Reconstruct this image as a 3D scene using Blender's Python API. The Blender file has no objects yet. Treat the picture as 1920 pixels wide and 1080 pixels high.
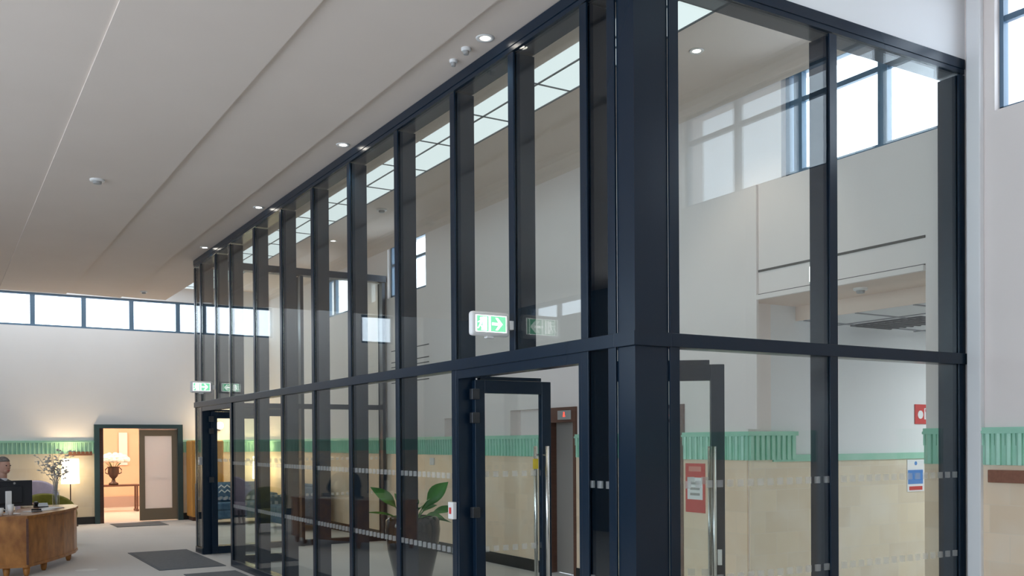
import bpy, bmesh, math, random
from mathutils import Vector, Matrix
random.seed(7)
C = bpy.context.scene.collection
S = bpy.context.scene

# ------------------------------------------------------------------ camera
CAM = Vector((-3.42155, -4.27523, 1.65)); YAW, PITCH, ROLL, FPX, PY = .545787, -.0075914, -.0064714, 1785.87, 841.44
def cam_axes():
    cy, sy = math.cos(YAW), math.sin(YAW)
    F = Vector((sy*math.cos(PITCH), cy*math.cos(PITCH), math.sin(PITCH))); Rt = Vector((cy, -sy, 0)); U = Rt.cross(F)
    return math.cos(ROLL)*Rt + math.sin(ROLL)*U, -math.sin(ROLL)*Rt + math.cos(ROLL)*U, F
r_, u_, f_ = cam_axes()
cd = bpy.data.cameras.new('camera'); cam = bpy.data.objects.new('camera', cd); C.objects.link(cam)
m4 = Matrix.Identity(4)
for i in range(3):
    m4[i][0], m4[i][1], m4[i][2], m4[i][3] = r_[i], u_[i], -f_[i], CAM[i]
cam.matrix_world = m4
cd.sensor_width = 36; cd.lens = FPX/1920*36; cd.shift_y = (PY-540)/1920; cd.clip_start = .05; cd.clip_end = 400
S.camera = cam

# ------------------------------------------------------------------ world, exposure
S.view_settings.view_transform = 'Standard'; S.view_settings.look = 'None'
S.view_settings.exposure = 0.36; S.view_settings.gamma = 1.0; S.view_settings.use_curve_mapping = False
S.cycles.transparent_max_bounces = 32; S.cycles.max_bounces = 10; S.cycles.diffuse_bounces = 6
S.cycles.caustics_reflective = False; S.cycles.caustics_refractive = False
S.cycles.sample_clamp_indirect = 6
wd = bpy.data.worlds.new('overcast sky'); S.world = wd; wd.use_nodes = True
bg = wd.node_tree.nodes['Background']; bg.inputs[0].default_value = (.76, .88, 1.0, 1); bg.inputs[1].default_value = 4.2

# portals in the window openings (they only guide the daylight that comes through)
def portal(name, loc, rot, sx, sy):
    l = bpy.data.lights.new(name, 'AREA'); l.shape = 'RECTANGLE'; l.size = sx; l.size_y = sy
    l.cycles.is_portal = True
    o = bpy.data.objects.new(name, l); C.objects.link(o); o.location = loc; o.rotation_euler = rot
HP = math.pi/2
FW = 17.1; W = 3.1; HT = 4.43; LX = -7.0; BY = -7.0; RZ = 5.05; LEN = 10.6
portal('daylight_portal_far', (-.05, FW+.25, 4.38), (-HP, 0, 0), 6.4, .75)
portal('daylight_portal_right', (W+.4, -1.66, 4.5), (0, HP, 0), .9, 2.9)
portal('daylight_portal_lobby', (W+.4, .9, 4.5), (0, HP, 0), .9, 1.8)
portal('daylight_portal_lobby_end', (W+.4, 9.72, 4.5), (0, HP, 0), .9, 1.5)
portal('daylight_portal_lounge', (W+.4, 12.85, 4.4), (0, HP, 0), .8, 1.1)
portal('daylight_portal_left_high', (LX-.35, 5.95, 3.15), (0, -HP, 0), 2.0, 5.4)
portal('daylight_portal_left', (LX-.35, -1.5, 2.45), (0, -HP, 0), 3.4, 9.2)

# ------------------------------------------------------------------ materials
def mat(name, col, rough=.5, metal=0, spec=.5, emit=None, es=0):
    m = bpy.data.materials.new(name); m.use_nodes = True
    b = m.node_tree.nodes['Principled BSDF']
    b.inputs['Base Color'].default_value = (*col, 1); b.inputs['Roughness'].default_value = rough
    b.inputs['Metallic'].default_value = metal; b.inputs['Specular IOR Level'].default_value = spec
    if emit: b.inputs['Emission Color'].default_value = (*emit, 1); b.inputs['Emission Strength'].default_value = es
    return m
def nd(m, t, **kw):
    n = m.node_tree.nodes.new(t)
    for k, v in kw.items(): setattr(n, k, v)
    return n
def lk(m, a, b): m.node_tree.links.new(a, b)
def noise_mat(name, c1, c2, scale, rough=.6, stretch=(1, 1, 1), detail=4, bump=0, bscale=None, spec=.4):
    m = mat(name, c1, rough, 0, spec); b = m.node_tree.nodes['Principled BSDF']
    tc = nd(m, 'ShaderNodeTexCoord'); mp = nd(m, 'ShaderNodeMapping'); mp.inputs['Scale'].default_value = stretch
    no = nd(m, 'ShaderNodeTexNoise'); no.inputs['Scale'].default_value = scale; no.inputs['Detail'].default_value = detail
    cr = nd(m, 'ShaderNodeValToRGB'); cr.color_ramp.elements[0].color = (*c1, 1); cr.color_ramp.elements[1].color = (*c2, 1)
    cr.color_ramp.elements[0].position = .3; cr.color_ramp.elements[1].position = .7
    lk(m, tc.outputs['Object'], mp.inputs[0]); lk(m, mp.outputs[0], no.inputs[0]); lk(m, no.outputs[0], cr.inputs[0])
    lk(m, cr.outputs[0], b.inputs['Base Color'])
    if bump:
        n2 = nd(m, 'ShaderNodeTexNoise'); n2.inputs['Scale'].default_value = bscale or scale*8
        bp = nd(m, 'ShaderNodeBump'); bp.inputs['Strength'].default_value = bump; bp.inputs['Distance'].default_value = .01
        lk(m, tc.outputs['Object'], n2.inputs[0]); lk(m, n2.outputs[0], bp.inputs['Height']); lk(m, bp.outputs[0], b.inputs['Normal'])
    return m
def tile_mat(name, axis, c1, c2, c3, mortar):
    m = mat(name, c1, .22, 0, .5); b = m.node_tree.nodes['Principled BSDF']
    tc = nd(m, 'ShaderNodeTexCoord'); sp = nd(m, 'ShaderNodeSeparateXYZ'); cb = nd(m, 'ShaderNodeCombineXYZ')
    lk(m, tc.outputs['Object'], sp.inputs[0]); lk(m, sp.outputs[axis], cb.inputs[0]); lk(m, sp.outputs[2], cb.inputs[1])
    br = nd(m, 'ShaderNodeTexBrick'); br.offset = .5; br.inputs['Scale'].default_value = 1
    br.inputs['Brick Width'].default_value = .30; br.inputs['Row Height'].default_value = .205
    br.inputs['Mortar Size'].default_value = .0035; br.inputs['Bias'].default_value = -.1
    br.inputs['Color1'].default_value = (*c1, 1); br.inputs['Color2'].default_value = (*c2, 1); br.inputs['Mortar'].default_value = (*mortar, 1)
    no = nd(m, 'ShaderNodeTexNoise'); no.inputs['Scale'].default_value = 2.2
    mx = nd(m, 'ShaderNodeMix', data_type='RGBA'); mx.inputs[7].default_value = (*c3, 1)
    mr = nd(m, 'ShaderNodeMapRange'); mr.inputs[1].default_value = .45; mr.inputs[2].default_value = .7; mr.inputs[4].default_value = .6
    lk(m, cb.outputs[0], br.inputs[0]); lk(m, cb.outputs[0], no.inputs[0]); lk(m, no.outputs[0], mr.inputs[0])
    lk(m, mr.outputs[0], mx.inputs[0]); lk(m, br.outputs[0], mx.inputs[6]); lk(m, mx.outputs[2], b.inputs['Base Color'])
    bp = nd(m, 'ShaderNodeBump'); bp.inputs['Strength'].default_value = .25; bp.inputs['Distance'].default_value = .004; bp.invert = True
    lk(m, br.outputs['Fac'], bp.inputs['Height']); lk(m, bp.outputs[0], b.inputs['Normal'])
    return m
def glass_mat(name, tint, r0=.045, rough=0.0, white=0.0, boost=1.0):
    m = bpy.data.materials.new(name); m.use_nodes = True; nt = m.node_tree; nt.nodes.remove(nt.nodes['Principled BSDF'])
    out = nt.nodes['Material Output']
    lw = nd(m, 'ShaderNodeLayerWeight'); lw.inputs[0].default_value = .5
    pw = nd(m, 'ShaderNodeMath', operation='POWER'); pw.inputs[1].default_value = 5
    ml = nd(m, 'ShaderNodeMath', operation='MULTIPLY_ADD'); ml.inputs[1].default_value = (1-r0)*boost; ml.inputs[2].default_value = r0
    ml.use_clamp = True
    tr = nd(m, 'ShaderNodeBsdfTransparent'); tr.inputs[0].default_value = (*tint, 1)
    gl = nd(m, 'ShaderNodeBsdfGlossy'); gl.inputs['Roughness'].default_value = rough; gl.inputs[0].default_value = (1, 1, 1, 1)
    mx = nd(m, 'ShaderNodeMixShader')
    lk(m, lw.outputs['Facing'], pw.inputs[0]); lk(m, pw.outputs[0], ml.inputs[0]); lk(m, ml.outputs[0], mx.inputs[0])
    base = tr
    if white:
        df = nd(m, 'ShaderNodeBsdfDiffuse'); df.inputs[0].default_value = (.85, .87, .9, 1)
        tl = nd(m, 'ShaderNodeBsdfTranslucent'); tl.inputs[0].default_value = (.9, .92, .95, 1)
        ad = nd(m, 'ShaderNodeMixShader'); ad.inputs[0].default_value = .42; lk(m, df.outputs[0], ad.inputs[1]); lk(m, tl.outputs[0], ad.inputs[2])
        m2 = nd(m, 'ShaderNodeMixShader'); m2.inputs[0].default_value = white
        lk(m, tr.outputs[0], m2.inputs[1]); lk(m, ad.outputs[0], m2.inputs[2]); base = m2
    lk(m, base.outputs[0], mx.inputs[1]); lk(m, gl.outputs[0], mx.inputs[2]); lk(m, mx.outputs[0], out.inputs[0])
    return m
def emit_mat(name, col, st):
    m = bpy.data.materials.new(name); m.use_nodes = True; nt = m.node_tree; nt.nodes.remove(nt.nodes['Principled BSDF'])
    e = nd(m, 'ShaderNodeEmission'); e.inputs[0].default_value = (*col, 1); e.inputs[1].default_value = st
    lk(m, e.outputs[0], nt.nodes['Material Output'].inputs[0]); return m

NAVY = mat('navy powder coated steel', (.006, .016, .032), .25, 0, .3)
WINF = mat('blue grey window steel', (.10, .17, .25), .4)
GLASS = glass_mat('clear screen glass', (.965, .985, .97), r0=.034, boost=.62)
def film_glass(name, axis):
    m = GLASS.copy(); m.name = name; nt = m.node_tree
    out = nt.nodes['Material Output']; src = out.inputs[0].links[0].from_socket
    tc = nd(m, 'ShaderNodeTexCoord'); sp = nd(m, 'ShaderNodeSeparateXYZ'); lk(m, tc.outputs['Object'], sp.inputs[0])
    def op(o, a, b):
        n = nd(m, 'ShaderNodeMath', operation=o)
        for i, q in enumerate((a, b)):
            if q is None: continue
            if isinstance(q, (int, float)): n.inputs[i].default_value = q
            else: lk(m, q, n.inputs[i])
        return n.outputs[0]
    u = op('LESS_THAN', op('FRACT', op('DIVIDE', sp.outputs[axis], .086), None), .51)
    def band(z): return op('MULTIPLY', op('GREATER_THAN', sp.outputs[2], z), op('LESS_THAN', sp.outputs[2], z+.044))
    k = op('MULTIPLY', op('MULTIPLY', u, op('ADD', band(1.365), band(.79))), .26)
    df = nd(m, 'ShaderNodeBsdfDiffuse'); df.inputs[0].default_value = (.95, .96, .97, 1)
    tl = nd(m, 'ShaderNodeBsdfTranslucent'); tl.inputs[0].default_value = (.95, .96, .97, 1)
    a = nd(m, 'ShaderNodeMixShader'); lk(m, df.outputs[0], a.inputs[1]); lk(m, tl.outputs[0], a.inputs[2])
    x = nd(m, 'ShaderNodeMixShader'); lk(m, k, x.inputs[0]); lk(m, src, x.inputs[1]); lk(m, a.outputs[0], x.inputs[2]); lk(m, x.outputs[0], out.inputs[0])
    return m
FILM = {0: film_glass('screen glass with frosted film squares', 1), 1: film_glass('glass with frosted film squares', 0)}
WGLASS = glass_mat('window glass', (.98, .99, 1))
FROST = glass_mat('frosted door glass', (.9, .9, .9), white=.88, rough=.3)
PLAS = noise_mat('warm white plaster', (.84, .765, .735), (.87, .795, .765), 1.4, .8)
PLASF = noise_mat('white plaster', (.80, .80, .81), (.83, .83, .84), 1.2, .8)
CEIL = noise_mat('ceiling plaster', (.74, .635, .56), (.77, .665, .59), .9, .85)
WHITE = mat('white plastic', (.82, .80, .78), .4)
GREEN = noise_mat('green glazed tile', (.34, .64, .48), (.42, .70, .55), 6, .25)
TILEX = tile_mat('cream glazed tile', 1, (.90, .71, .52), (.81, .63, .45), (.89, .77, .63), (.84, .68, .51))
TILEY = tile_mat('cream glazed tile facing hall', 0, (.84, .72, .54), (.74, .62, .46), (.86, .78, .66), (.80, .70, .56))
BLACKT = mat('black glazed skirting tile', (.015, .016, .018), .25)
FLOOR = noise_mat('grey carpet', (.58, .565, .55), (.68, .665, .65), .7, .9, (1, .35, 1), 5, .15, 120)
MATG = noise_mat('dark grey mat', (.13, .14, .155), (.16, .17, .185), 30, .95)
BURL = noise_mat('burl walnut veneer', (.27, .10, .022), (.52, .22, .055), 9, .3, (1, 1, .6), 9)
DARKW = noise_mat('dark wood', (.10, .045, .03), (.14, .06, .04), 6, .4, (1, 1, 6))
SIGNW = noise_mat('reddish brown wood board', (.22, .085, .05), (.27, .11, .065), 5, .45, (1, 8, 8))
ORANGEW = noise_mat('golden oak veneer', (.62, .30, .07), (.74, .38, .10), 3, .35, (6, 6, .6))
TAUPE = mat('brown painted timber', (.24, .185, .125), .5)
STEEL = mat('brushed stainless steel', (.72, .71, .68), .25, 1)
STEELD = mat('satin lift door steel', (.42, .39, .36), .4, .3)
TEAL = mat('dark teal painted frame', (.035, .075, .085), .4)
OPAL = emit_mat('backlit opal ceiling panel', (.85, .97, 1.0), .74)
OPALB = emit_mat('added opal glow panel', (.92, .97, 1.0), 2.0)  # glow of the added panel hidden over the low ceiling
LAMPE = emit_mat('lit downlight lens', (1, .93, .82), 14)
LAMPW = emit_mat('warm lamp shade glow', (1, .80, .5), 4.5)
SIGNG = mat('lit green sign face', (.05, .5, .22), .4, 0, .5, (.25, .70, .42), .8)
SIGNWH = mat('lit white sign face', (.9, .9, .9), .4, 0, .5, (.92, 1, .95), 2.2)
RED = mat('red sign plastic', (.62, .04, .035), .4)
BLUE = mat('blue printed paper', (.08, .25, .62), .5)
PAPER = mat('white paper', (.85, .85, .86), .6)
BLACKP = mat('black plastic', (.012, .013, .018), .35)
GREYP = mat('grey metal box', (.35, .34, .33), .4)
REDLED = emit_mat('red lift display digits', (1, .06, .04), 2.2)
LEAF = noise_mat('glossy leaf', (.03, .14, .02), (.07, .26, .04), 5, .35)
POT = mat('gloss black planter', (.008, .010, .014), .12)
SOIL = noise_mat('soil', (.03, .02, .012), (.06, .04, .025), 30, .9)
OLIVE = noise_mat('olive green velvet', (.20, .19, .02), (.28, .26, .035), 14, .8)
LILAC = noise_mat('lilac upholstery', (.50, .42, .52), (.58, .50, .60), 10, .8)
BLUEU = noise_mat('blue upholstery', (.05, .11, .20), (.10, .19, .30), 16, .85)
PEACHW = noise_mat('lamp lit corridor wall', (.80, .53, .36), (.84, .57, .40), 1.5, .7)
PALEF = noise_mat('pale stone floor', (.74, .70, .64), (.8, .76, .7), 2, .4)
SKIN = mat('skin', (.62, .36, .27), .55)
HAIR = noise_mat('grey hair', (.16, .14, .12), (.27, .25, .23), 40, .8)
SUIT = mat('dark suit cloth', (.03, .03, .04), .9)
SHIRT = mat('pale shirt cloth', (.7, .72, .78), .8)
BRONZE = mat('dark bronze urn', (.07, .04, .03), .4, .4)
PETAL = mat('white petals', (.9, .9, .86), .6)
SILVERB = mat('silvered twig', (.42, .41, .40), .5)
CLEARV = glass_mat('clear vase glass', (.93, .95, .96), r0=.06)
TREADW = mat('white floor marking', (.75, .75, .74), .8)
GREYT = noise_mat('grey corridor ceiling tile', (.66, .68, .70), (.70, .72, .74), 3, .8)
GRILLE = mat('dark grey air grille', (.10, .105, .115), .6)
HINGE = mat('dark satin hinge', (.05, .052, .058), .35, .6)
YEL = mat('yellow sticker', (.8, .6, .05), .5)

# ------------------------------------------------------------------ mesh helpers
class MB:
    def __init__(s): s.b = bmesh.new()
    def box(s, x0, x1, y0, y1, z0, z1, bev=0, rot=None, org=None):
        g = bmesh.ops.create_cube(s.b, size=1); v = g['verts']
        bmesh.ops.scale(s.b, vec=(abs(x1-x0), abs(y1-y0), abs(z1-z0)), verts=v)
        bmesh.ops.translate(s.b, vec=((x0+x1)/2, (y0+y1)/2, (z0+z1)/2), verts=v)
        if bev:
            es = list({e for q in v for e in q.link_edges})
            bmesh.ops.bevel(s.b, geom=es, offset=bev, segments=3, affect='EDGES', profile=.5)
        return s
    def prism(s, pts, z0, z1):
        lo = [s.b.verts.new((x, y, z0)) for x, y in pts]; hi = [s.b.verts.new((x, y, z1)) for x, y in pts]; n = len(pts)
        s.b.faces.new(lo[::-1]); s.b.faces.new(hi)
        for i in range(n): s.b.faces.new((lo[i], lo[(i+1) % n], hi[(i+1) % n], hi[i]))
        return s
    def extr(s, pts, axis, a, b):            # profile in the two other axes, extruded along axis
        def P(p, q):
            l = list(p); l.insert(axis, q); return l
        lo = [s.b.verts.new(P(p, a)) for p in pts]; hi = [s.b.verts.new(P(p, b)) for p in pts]; n = len(pts)
        s.b.faces.new(lo); s.b.faces.new(hi[::-1])
        for i in range(n): s.b.faces.new((lo[i], hi[i], hi[(i+1) % n], lo[(i+1) % n]))
        return s
    def lathe(s, prof, c=(0, 0, 0), n=24, axis='z'):
        rings = []
        for r, h in prof:
            ring = []
            for k in range(n):
                a = 2*math.pi*k/n; p = (r*math.cos(a), r*math.sin(a), h)
                if axis == 'x': p = (p[2], p[0], p[1])
                if axis == 'y': p = (p[0], p[2], p[1])
                ring.append(s.b.verts.new((p[0]+c[0], p[1]+c[1], p[2]+c[2])))
            rings.append(ring)
        for a, b in zip(rings, rings[1:]):
            for k in range(n): s.b.faces.new((a[k], a[(k+1) % n], b[(k+1) % n], b[k]))
        if prof[0][0] > 1e-5: s.b.faces.new(rings[0][::-1])
        if prof[-1][0] > 1e-5: s.b.faces.new(rings[-1])
        return s
    def tube(s, pts, rad, n=8):
        pts = [Vector(p) for p in pts]; rs = rad if isinstance(rad, (list, tuple)) else [rad]*len(pts); rings = []
        for i, p in enumerate(pts):
            t = (pts[min(i+1, len(pts)-1)]-pts[max(i-1, 0)]).normalized()
            a = t.cross(Vector((0, 0, 1))) if abs(t.z) < .95 else t.cross(Vector((1, 0, 0)))
            a.normalize(); b = t.cross(a)
            rings.append([s.b.verts.new(p+rs[i]*(math.cos(2*math.pi*k/n)*a+math.sin(2*math.pi*k/n)*b)) for k in range(n)])
        for a, b in zip(rings, rings[1:]):
            for k in range(n): s.b.faces.new((a[k], a[(k+1) % n], b[(k+1) % n], b[k]))
        s.b.faces.new(rings[0][::-1]); s.b.faces.new(rings[-1])
        return s
    def ball(s, c, r, sc=(1, 1, 1), seg=16):
        g = bmesh.ops.create_uvsphere(s.b, u_segments=seg, v_segments=max(6, seg//2), radius=r); v = g['verts']
        bmesh.ops.scale(s.b, vec=sc, verts=v); bmesh.ops.translate(s.b, vec=c, verts=v); return s
    def quadstrip(s, L, R):
        a = [s.b.verts.new(p) for p in L]; b = [s.b.verts.new(p) for p in R]
        for i in range(len(a)-1): s.b.faces.new((a[i], b[i], b[i+1], a[i+1]))
        return s
off = {}
def link(name, mb, m, parent=None, smooth=False, thick=0):
    bmesh.ops.recalc_face_normals(mb.b, faces=mb.b.faces)
    o_ = off.get(parent.as_pointer()) if parent else None
    if parent:
        org = o_
    else:
        vs = [v.co for v in mb.b.verts]
        org = Vector(((min(v.x for v in vs)+max(v.x for v in vs))/2, (min(v.y for v in vs)+max(v.y for v in vs))/2, min(v.z for v in vs)))
    if org.length: bmesh.ops.translate(mb.b, vec=-org, verts=mb.b.verts)
    me = bpy.data.meshes.new(name); mb.b.to_mesh(me); mb.b.free(); me.materials.append(m)
    if smooth:
        for p in me.polygons: p.use_smooth = True
    o = bpy.data.objects.new(name, me); C.objects.link(o)
    if parent: o.parent = parent
    else: o.location = org
    off[o.as_pointer()] = org if parent is None else o_
    if thick:
        md = o.modifiers.new('thickness', 'SOLIDIFY'); md.thickness = thick
    return o
def tag(o, label, cat, group=None, kind=None):
    o['label'] = label; o['category'] = cat
    if group: o['group'] = group
    if kind: o['kind'] = kind
    return o
def struct(o, label=None, cat=None):
    o['kind'] = 'structure'
    if label: o['label'] = label
    if cat: o['category'] = cat
    return o
def thing(name, label, cat, loc=(0, 0, 0), group=None, local=False, kind=None):
    o = bpy.data.objects.new(name, None); C.objects.link(o); o.location = loc; o.empty_display_size = .1
    off[o.as_pointer()] = Vector((0, 0, 0)) if local else Vector(loc)
    return tag(o, label, cat, group, kind)
def kids(o): return [c for c in bpy.data.objects if c.parent == o]
def copy_tree(o, parent=None):
    c = o.copy(); C.objects.link(c)
    if parent: c.parent = parent
    for ch in kids(o): copy_tree(ch, c)
    return c
def grid(mb, axis, a0, a1, u0, u1, z0, z1, holes):
    """wall slab from a0 to a1 along axis, spanning u and z, with rectangular holes (u0,u1,z0,z1)"""
    us = sorted({u0, u1, *[min(max(h[i], u0), u1) for h in holes for i in (0, 1)]})
    zs = sorted({z0, z1, *[min(max(h[i], z0), z1) for h in holes for i in (2, 3)]})
    nu, nz = len(us)-1, len(zs)-1
    solid = [[not any(h[0] <= (us[i]+us[i+1])/2 <= h[1] and h[2] <= (zs[j]+zs[j+1])/2 <= h[3] for h in holes) for j in range(nz)] for i in range(nu)]
    vc = {}
    def V(a, u, z):
        k = (a, u, z)
        if k not in vc: vc[k] = mb.b.verts.new((a, u, z) if axis == 0 else (u, a, z))
        return vc[k]
    S_ = lambda i, j: 0 <= i < nu and 0 <= j < nz and solid[i][j]
    for i in range(nu):
        for j in range(nz):
            if not solid[i][j]: continue
            u, U, z, Z = us[i], us[i+1], zs[j], zs[j+1]
            for a in (a0, a1): mb.b.faces.new((V(a, u, z), V(a, U, z), V(a, U, Z), V(a, u, Z)))
            if not S_(i-1, j): mb.b.faces.new((V(a0, u, z), V(a1, u, z), V(a1, u, Z), V(a0, u, Z)))
            if not S_(i+1, j): mb.b.faces.new((V(a0, U, z), V(a1, U, z), V(a1, U, Z), V(a0, U, Z)))
            if not S_(i, j-1): mb.b.faces.new((V(a0, u, z), V(a1, u, z), V(a1, U, z), V(a0, U, z)))
            if not S_(i, j+1): mb.b.faces.new((V(a0, u, Z), V(a1, u, Z), V(a1, U, Z), V(a0, U, Z)))
    return mb

# ================================================================== ROOM SHELL
struct(link('floor', MB().box(LX, 9.2, BY, FW+.2, -.2, 0), FLOOR), 'pale grey carpeted floor of the hall', 'floor')
# sawtooth ceiling of the hall
lines = [-7.0, -5.7, -4.6, -3.5, -2.4, -1.31, -.37, .45]
p = [(-7.0, 4.42), (-5.7, 4.445), (-5.7, 4.43), (-4.6, 4.445), (-4.6, 4.43), (-3.5, 4.445), (-3.5, 4.43), (-2.4, 4.432), (-2.4, 4.42), (-1.31, 4.42), (-1.31, 4.445), (-.37, 4.418), (-.37, 4.445), (-.02, 4.435), (.45, 4.435)]
def ceil_prof(xmax):
    q = []
    for x, z in p:
        if x > xmax: break
        q.append((x, z))
    if q[-1][0] < xmax: q.append((xmax, 4.435))
    return q + [(xmax, 4.9), (-7.0, 4.9)]
mb = MB(); mb.extr(ceil_prof(.45), 1, 0.0, 15.0); mb.extr(ceil_prof(.03), 1, BY, 0.0)
struct(link('ceiling', mb, CEIL), 'low plaster ceiling of the hall with long stepped bands', 'ceiling')
SKY0, SKY1 = 1.06, 1.80
mb = MB()
mb.box(LX, SKY0, 0, 15.3, RZ, RZ+.15); mb.box(LX, SKY0, 16.9, FW, RZ, RZ+.15); mb.box(.9, SKY0, 15.3, 16.9, RZ, RZ+.15); mb.box(LX, -6.6, 15.3, 16.9, RZ, RZ+.15); mb.box(SKY1, 3.4, BY, FW, RZ, RZ+.15); mb.box(0, SKY0, BY, 0, RZ, RZ+.15)
mb.box(SKY0, SKY1, BY, -6.4, RZ, RZ+.15); mb.box(SKY0, SKY1, 16.9, FW, RZ, RZ+.15)
mb.box(SKY0, SKY1, -.35, .12, RZ, RZ+.15)
struct(link('ceiling', mb, CEIL), 'raised plaster ceiling over the glazed lobby', 'ceiling')
# cove between raised ceiling and right wall
mb = MB(); pts = [(3.1, RZ), (2.92, RZ)] + [(2.92+.18*math.sin(t*HP/5), RZ-.18*(1-math.cos(t*HP/5))) for t in range(1, 6)]
mb.extr(pts, 1, 0.12, FW)
struct(link('trim_1', mb, CEIL), 'curved plaster cove above the right wall', 'cove')
# far wall
WZ0, WZ1 = 4.04, 4.72
mb = MB(); grid(mb, 1, FW, FW+.25, LX, 3.4, 0, 5.2, [(-.48, 1.09, -1, 1.98), (-3.2, 3.1, WZ0, WZ1), (-6.2, -5.35, WZ0, WZ1)])
struct(link('wall_far', mb, PLASF), 'white far wall of the hall', 'wall')
# right wall (old outer wall with tiled dado, clerestory windows, lifts and a corridor)
RW = [(-3.1, -.23, 4.0, 4.94), (.06, 1.78, 4.0, 4.94), (9.0, 10.44, 4.05, 4.94), (12.2, 13.4, 4.05, 4.8),
      (.33, 2.2, -1, 2.94), (-1.3, -.6, -1, 1.92), (4.97, 5.75, -1, 2.06), (3.08, 3.98, -1, 2.02), (5.75, 6.5, 1.73, 2.06), (7.62, 8.4, 1.73, 2.0)]
mb = MB(); grid(mb, 0, W, W+.3, BY, FW, 0, 5.2, RW)
struct(link('wall_right', mb, PLAS), 'cream right wall behind the glazed lobby', 'wall')
mb = MB()
for a, b, z0, z1 in ((5.75, 6.5, 1.7, 2.1), (7.62, 8.4, 1.7, 2.05)): mb.box(W+.16, W+.29, a, b, z0, z1)
struct(link('wall_niche', mb, PLAS), 'plaster backs of the shallow niches above the green tiles', 'wall')
# left wall and wall behind the camera, never in view
mb = MB(); grid(mb, 0, LX-.3, LX, BY, FW, 0, 5.2, [(-6, 3, .8, 4.1), (3.3, 8.6, 2.2, 4.1), (10.2, 12.3, 4.05, 4.4)])
struct(link('wall_left', mb, mat('slate blue painted wall', (.16, .19, .24), .7)), 'slate blue left wall of the hall', 'wall')
mb = MB(); grid(mb, 1, BY-.2, BY, LX-.3, 3.4, 0, 5.2, [])
struct(link('wall_behind', mb, PLASF), 'white wall behind the viewpoint', 'wall')
# white wall over the right-hand screen, with its jamb
mb = MB(); mb.box(.03, W, .0, .12, HT, RZ)
struct(link('wall_upper', mb, PLASF), 'white wall panel above the right-hand glass screen', 'wall')
struct(link('trim_2', MB().box(3.045, W, -.15, -.042, 0, RZ, .01), PLASF), 'white plaster jamb beside the glass screen', 'trim')

# dado tiles, fluted green band, skirting
def dado(name, axis, face, sgn, u0, u1, lab):
    """face: wall face coordinate, sgn: direction into the room"""
    def bx(m_, d0, d1, a, b, z0, z1):
        q = sorted((face+sgn*d0, face+sgn*d1))
        (m_.box(q[0], q[1], a, b, z0, z1) if axis == 0 else m_.box(a, b, q[0], q[1], z0, z1))
    m_ = MB(); bx(m_, 0, .02, u0, u1, .15, 1.46)
    o = struct(link('trim_dado', m_, TILEX if axis == 0 else TILEY), 'cream tiled dado '+lab, 'tiles')
    m_ = MB(); bx(m_, 0, .026, u0, u1, 1.46, 1.70)
    bx(m_, 0, .052, u0-.0, u1, 1.685, 1.705); bx(m_, 0, .04, u0, u1, 1.705, 1.73)
    n = max(1, int((u1-u0)/.078)); st = (u1-u0)/n
    for k in range(n):
        c = u0+st*(k+.5); w = st*.30
        pr = [(c-w, .02), (c-w*.8, .042), (c, .052), (c+w*.8, .042), (c+w, .02)]
        pr = [((face+sgn*d, u) if axis == 0 else (u, face+sgn*d)) for u, d in pr]
        m_.prism(pr, 1.46, 1.69)
        if k % 1 == 0: bx(m_, 0, .036, c+st*.34, c+st*.64 if k < n-1 else c+st*.5, 1.60, 1.69)
    struct(link('trim_band', m_, GREEN), 'fluted green tile band '+lab, 'tile band')
    m_ = MB(); bx(m_, 0, .03, u0, u1, 0, .15)
    struct(link('baseboard_'+name, m_, BLACKT), 'black tile skirting '+lab, 'skirting')
dado('right', 0, W, -1, -.545, -.15, 'on the right wall beside the screen jamb')
dado('right', 0, W, -1, BY, -1.36, 'on the right wall outside the screen')
dado('lobby', 0, W, -1, .045, .33, 'on the pier at the near side of the corridor')
dado('lobby', 0, W, -1, 2.2, 3.08, 'between the corridor and the near lift')
dado('lobby', 0, W, -1, 3.98, 4.97, 'between the two lifts')
dado('lobby', 0, W, -1, 5.75, 10.55, 'along the lobby wall past the lifts')
dado('lounge', 0, W, -1, 10.7, FW-.06, 'on the right wall of the far lounge')
dado('far', 1, FW, -1, LX, -.56, 'on the far wall left of the doorway')
dado('far', 1, FW, -1, 1.17, W, 'on the far wall right of the doorway')

# windows -------------------------------------------------------------------
def window(n, axis, face, u0, u1, z0, z1, muls, bars, lab, mat_=WINF, w=.05, d0=.06, d1=.12):
    o = thing('window_%d' % n, lab, 'window', ((face, (u0+u1)/2, z0) if axis == 0 else ((u0+u1)/2, face, z0)), kind='structure')
    def bx(m_, a, b, c, d, e, f):
        return m_.box(face+a, face+b, c, d, e, f) if axis == 0 else m_.box(c, d, face+a, face+b, e, f)
    m_ = MB()
    bx(m_, d0, d1, u0, u1, z0, z0+w); bx(m_, d0, d1, u0, u1, z1-w, z1); bx(m_, d0, d1, u0, u0+w, z0, z1); bx(m_, d0, d1, u1-w, u1, z0, z1)
    link('window_frame', m_, mat_, o)
    for mu in muls: link('mullion', bx(MB(), d0, d1, mu-w, mu+w, z0+w, z1-w), mat_, o)
    for zb in bars: link('glazing_bar', bx(MB(), d0+.01, d1-.01, u0+w, u1-w, zb-.022, zb+.022), mat_, o)
    link('pane', bx(MB(), d0+.02, d0+.028, u0+.01, u1-.01, z0+.01, z1-.01), WGLASS, o)
    return o
window(10, 1, FW, -6.2, -5.35, WZ0, WZ1, [], [], 'small clerestory window at the left of the far wall')
window(1, 1, FW, -3.2, 3.1, WZ0, WZ1, [-2.64, -1.69, -.74, .19, 1.14, 2.1], [], 'long clerestory window high in the far wall', w=.045)
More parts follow.
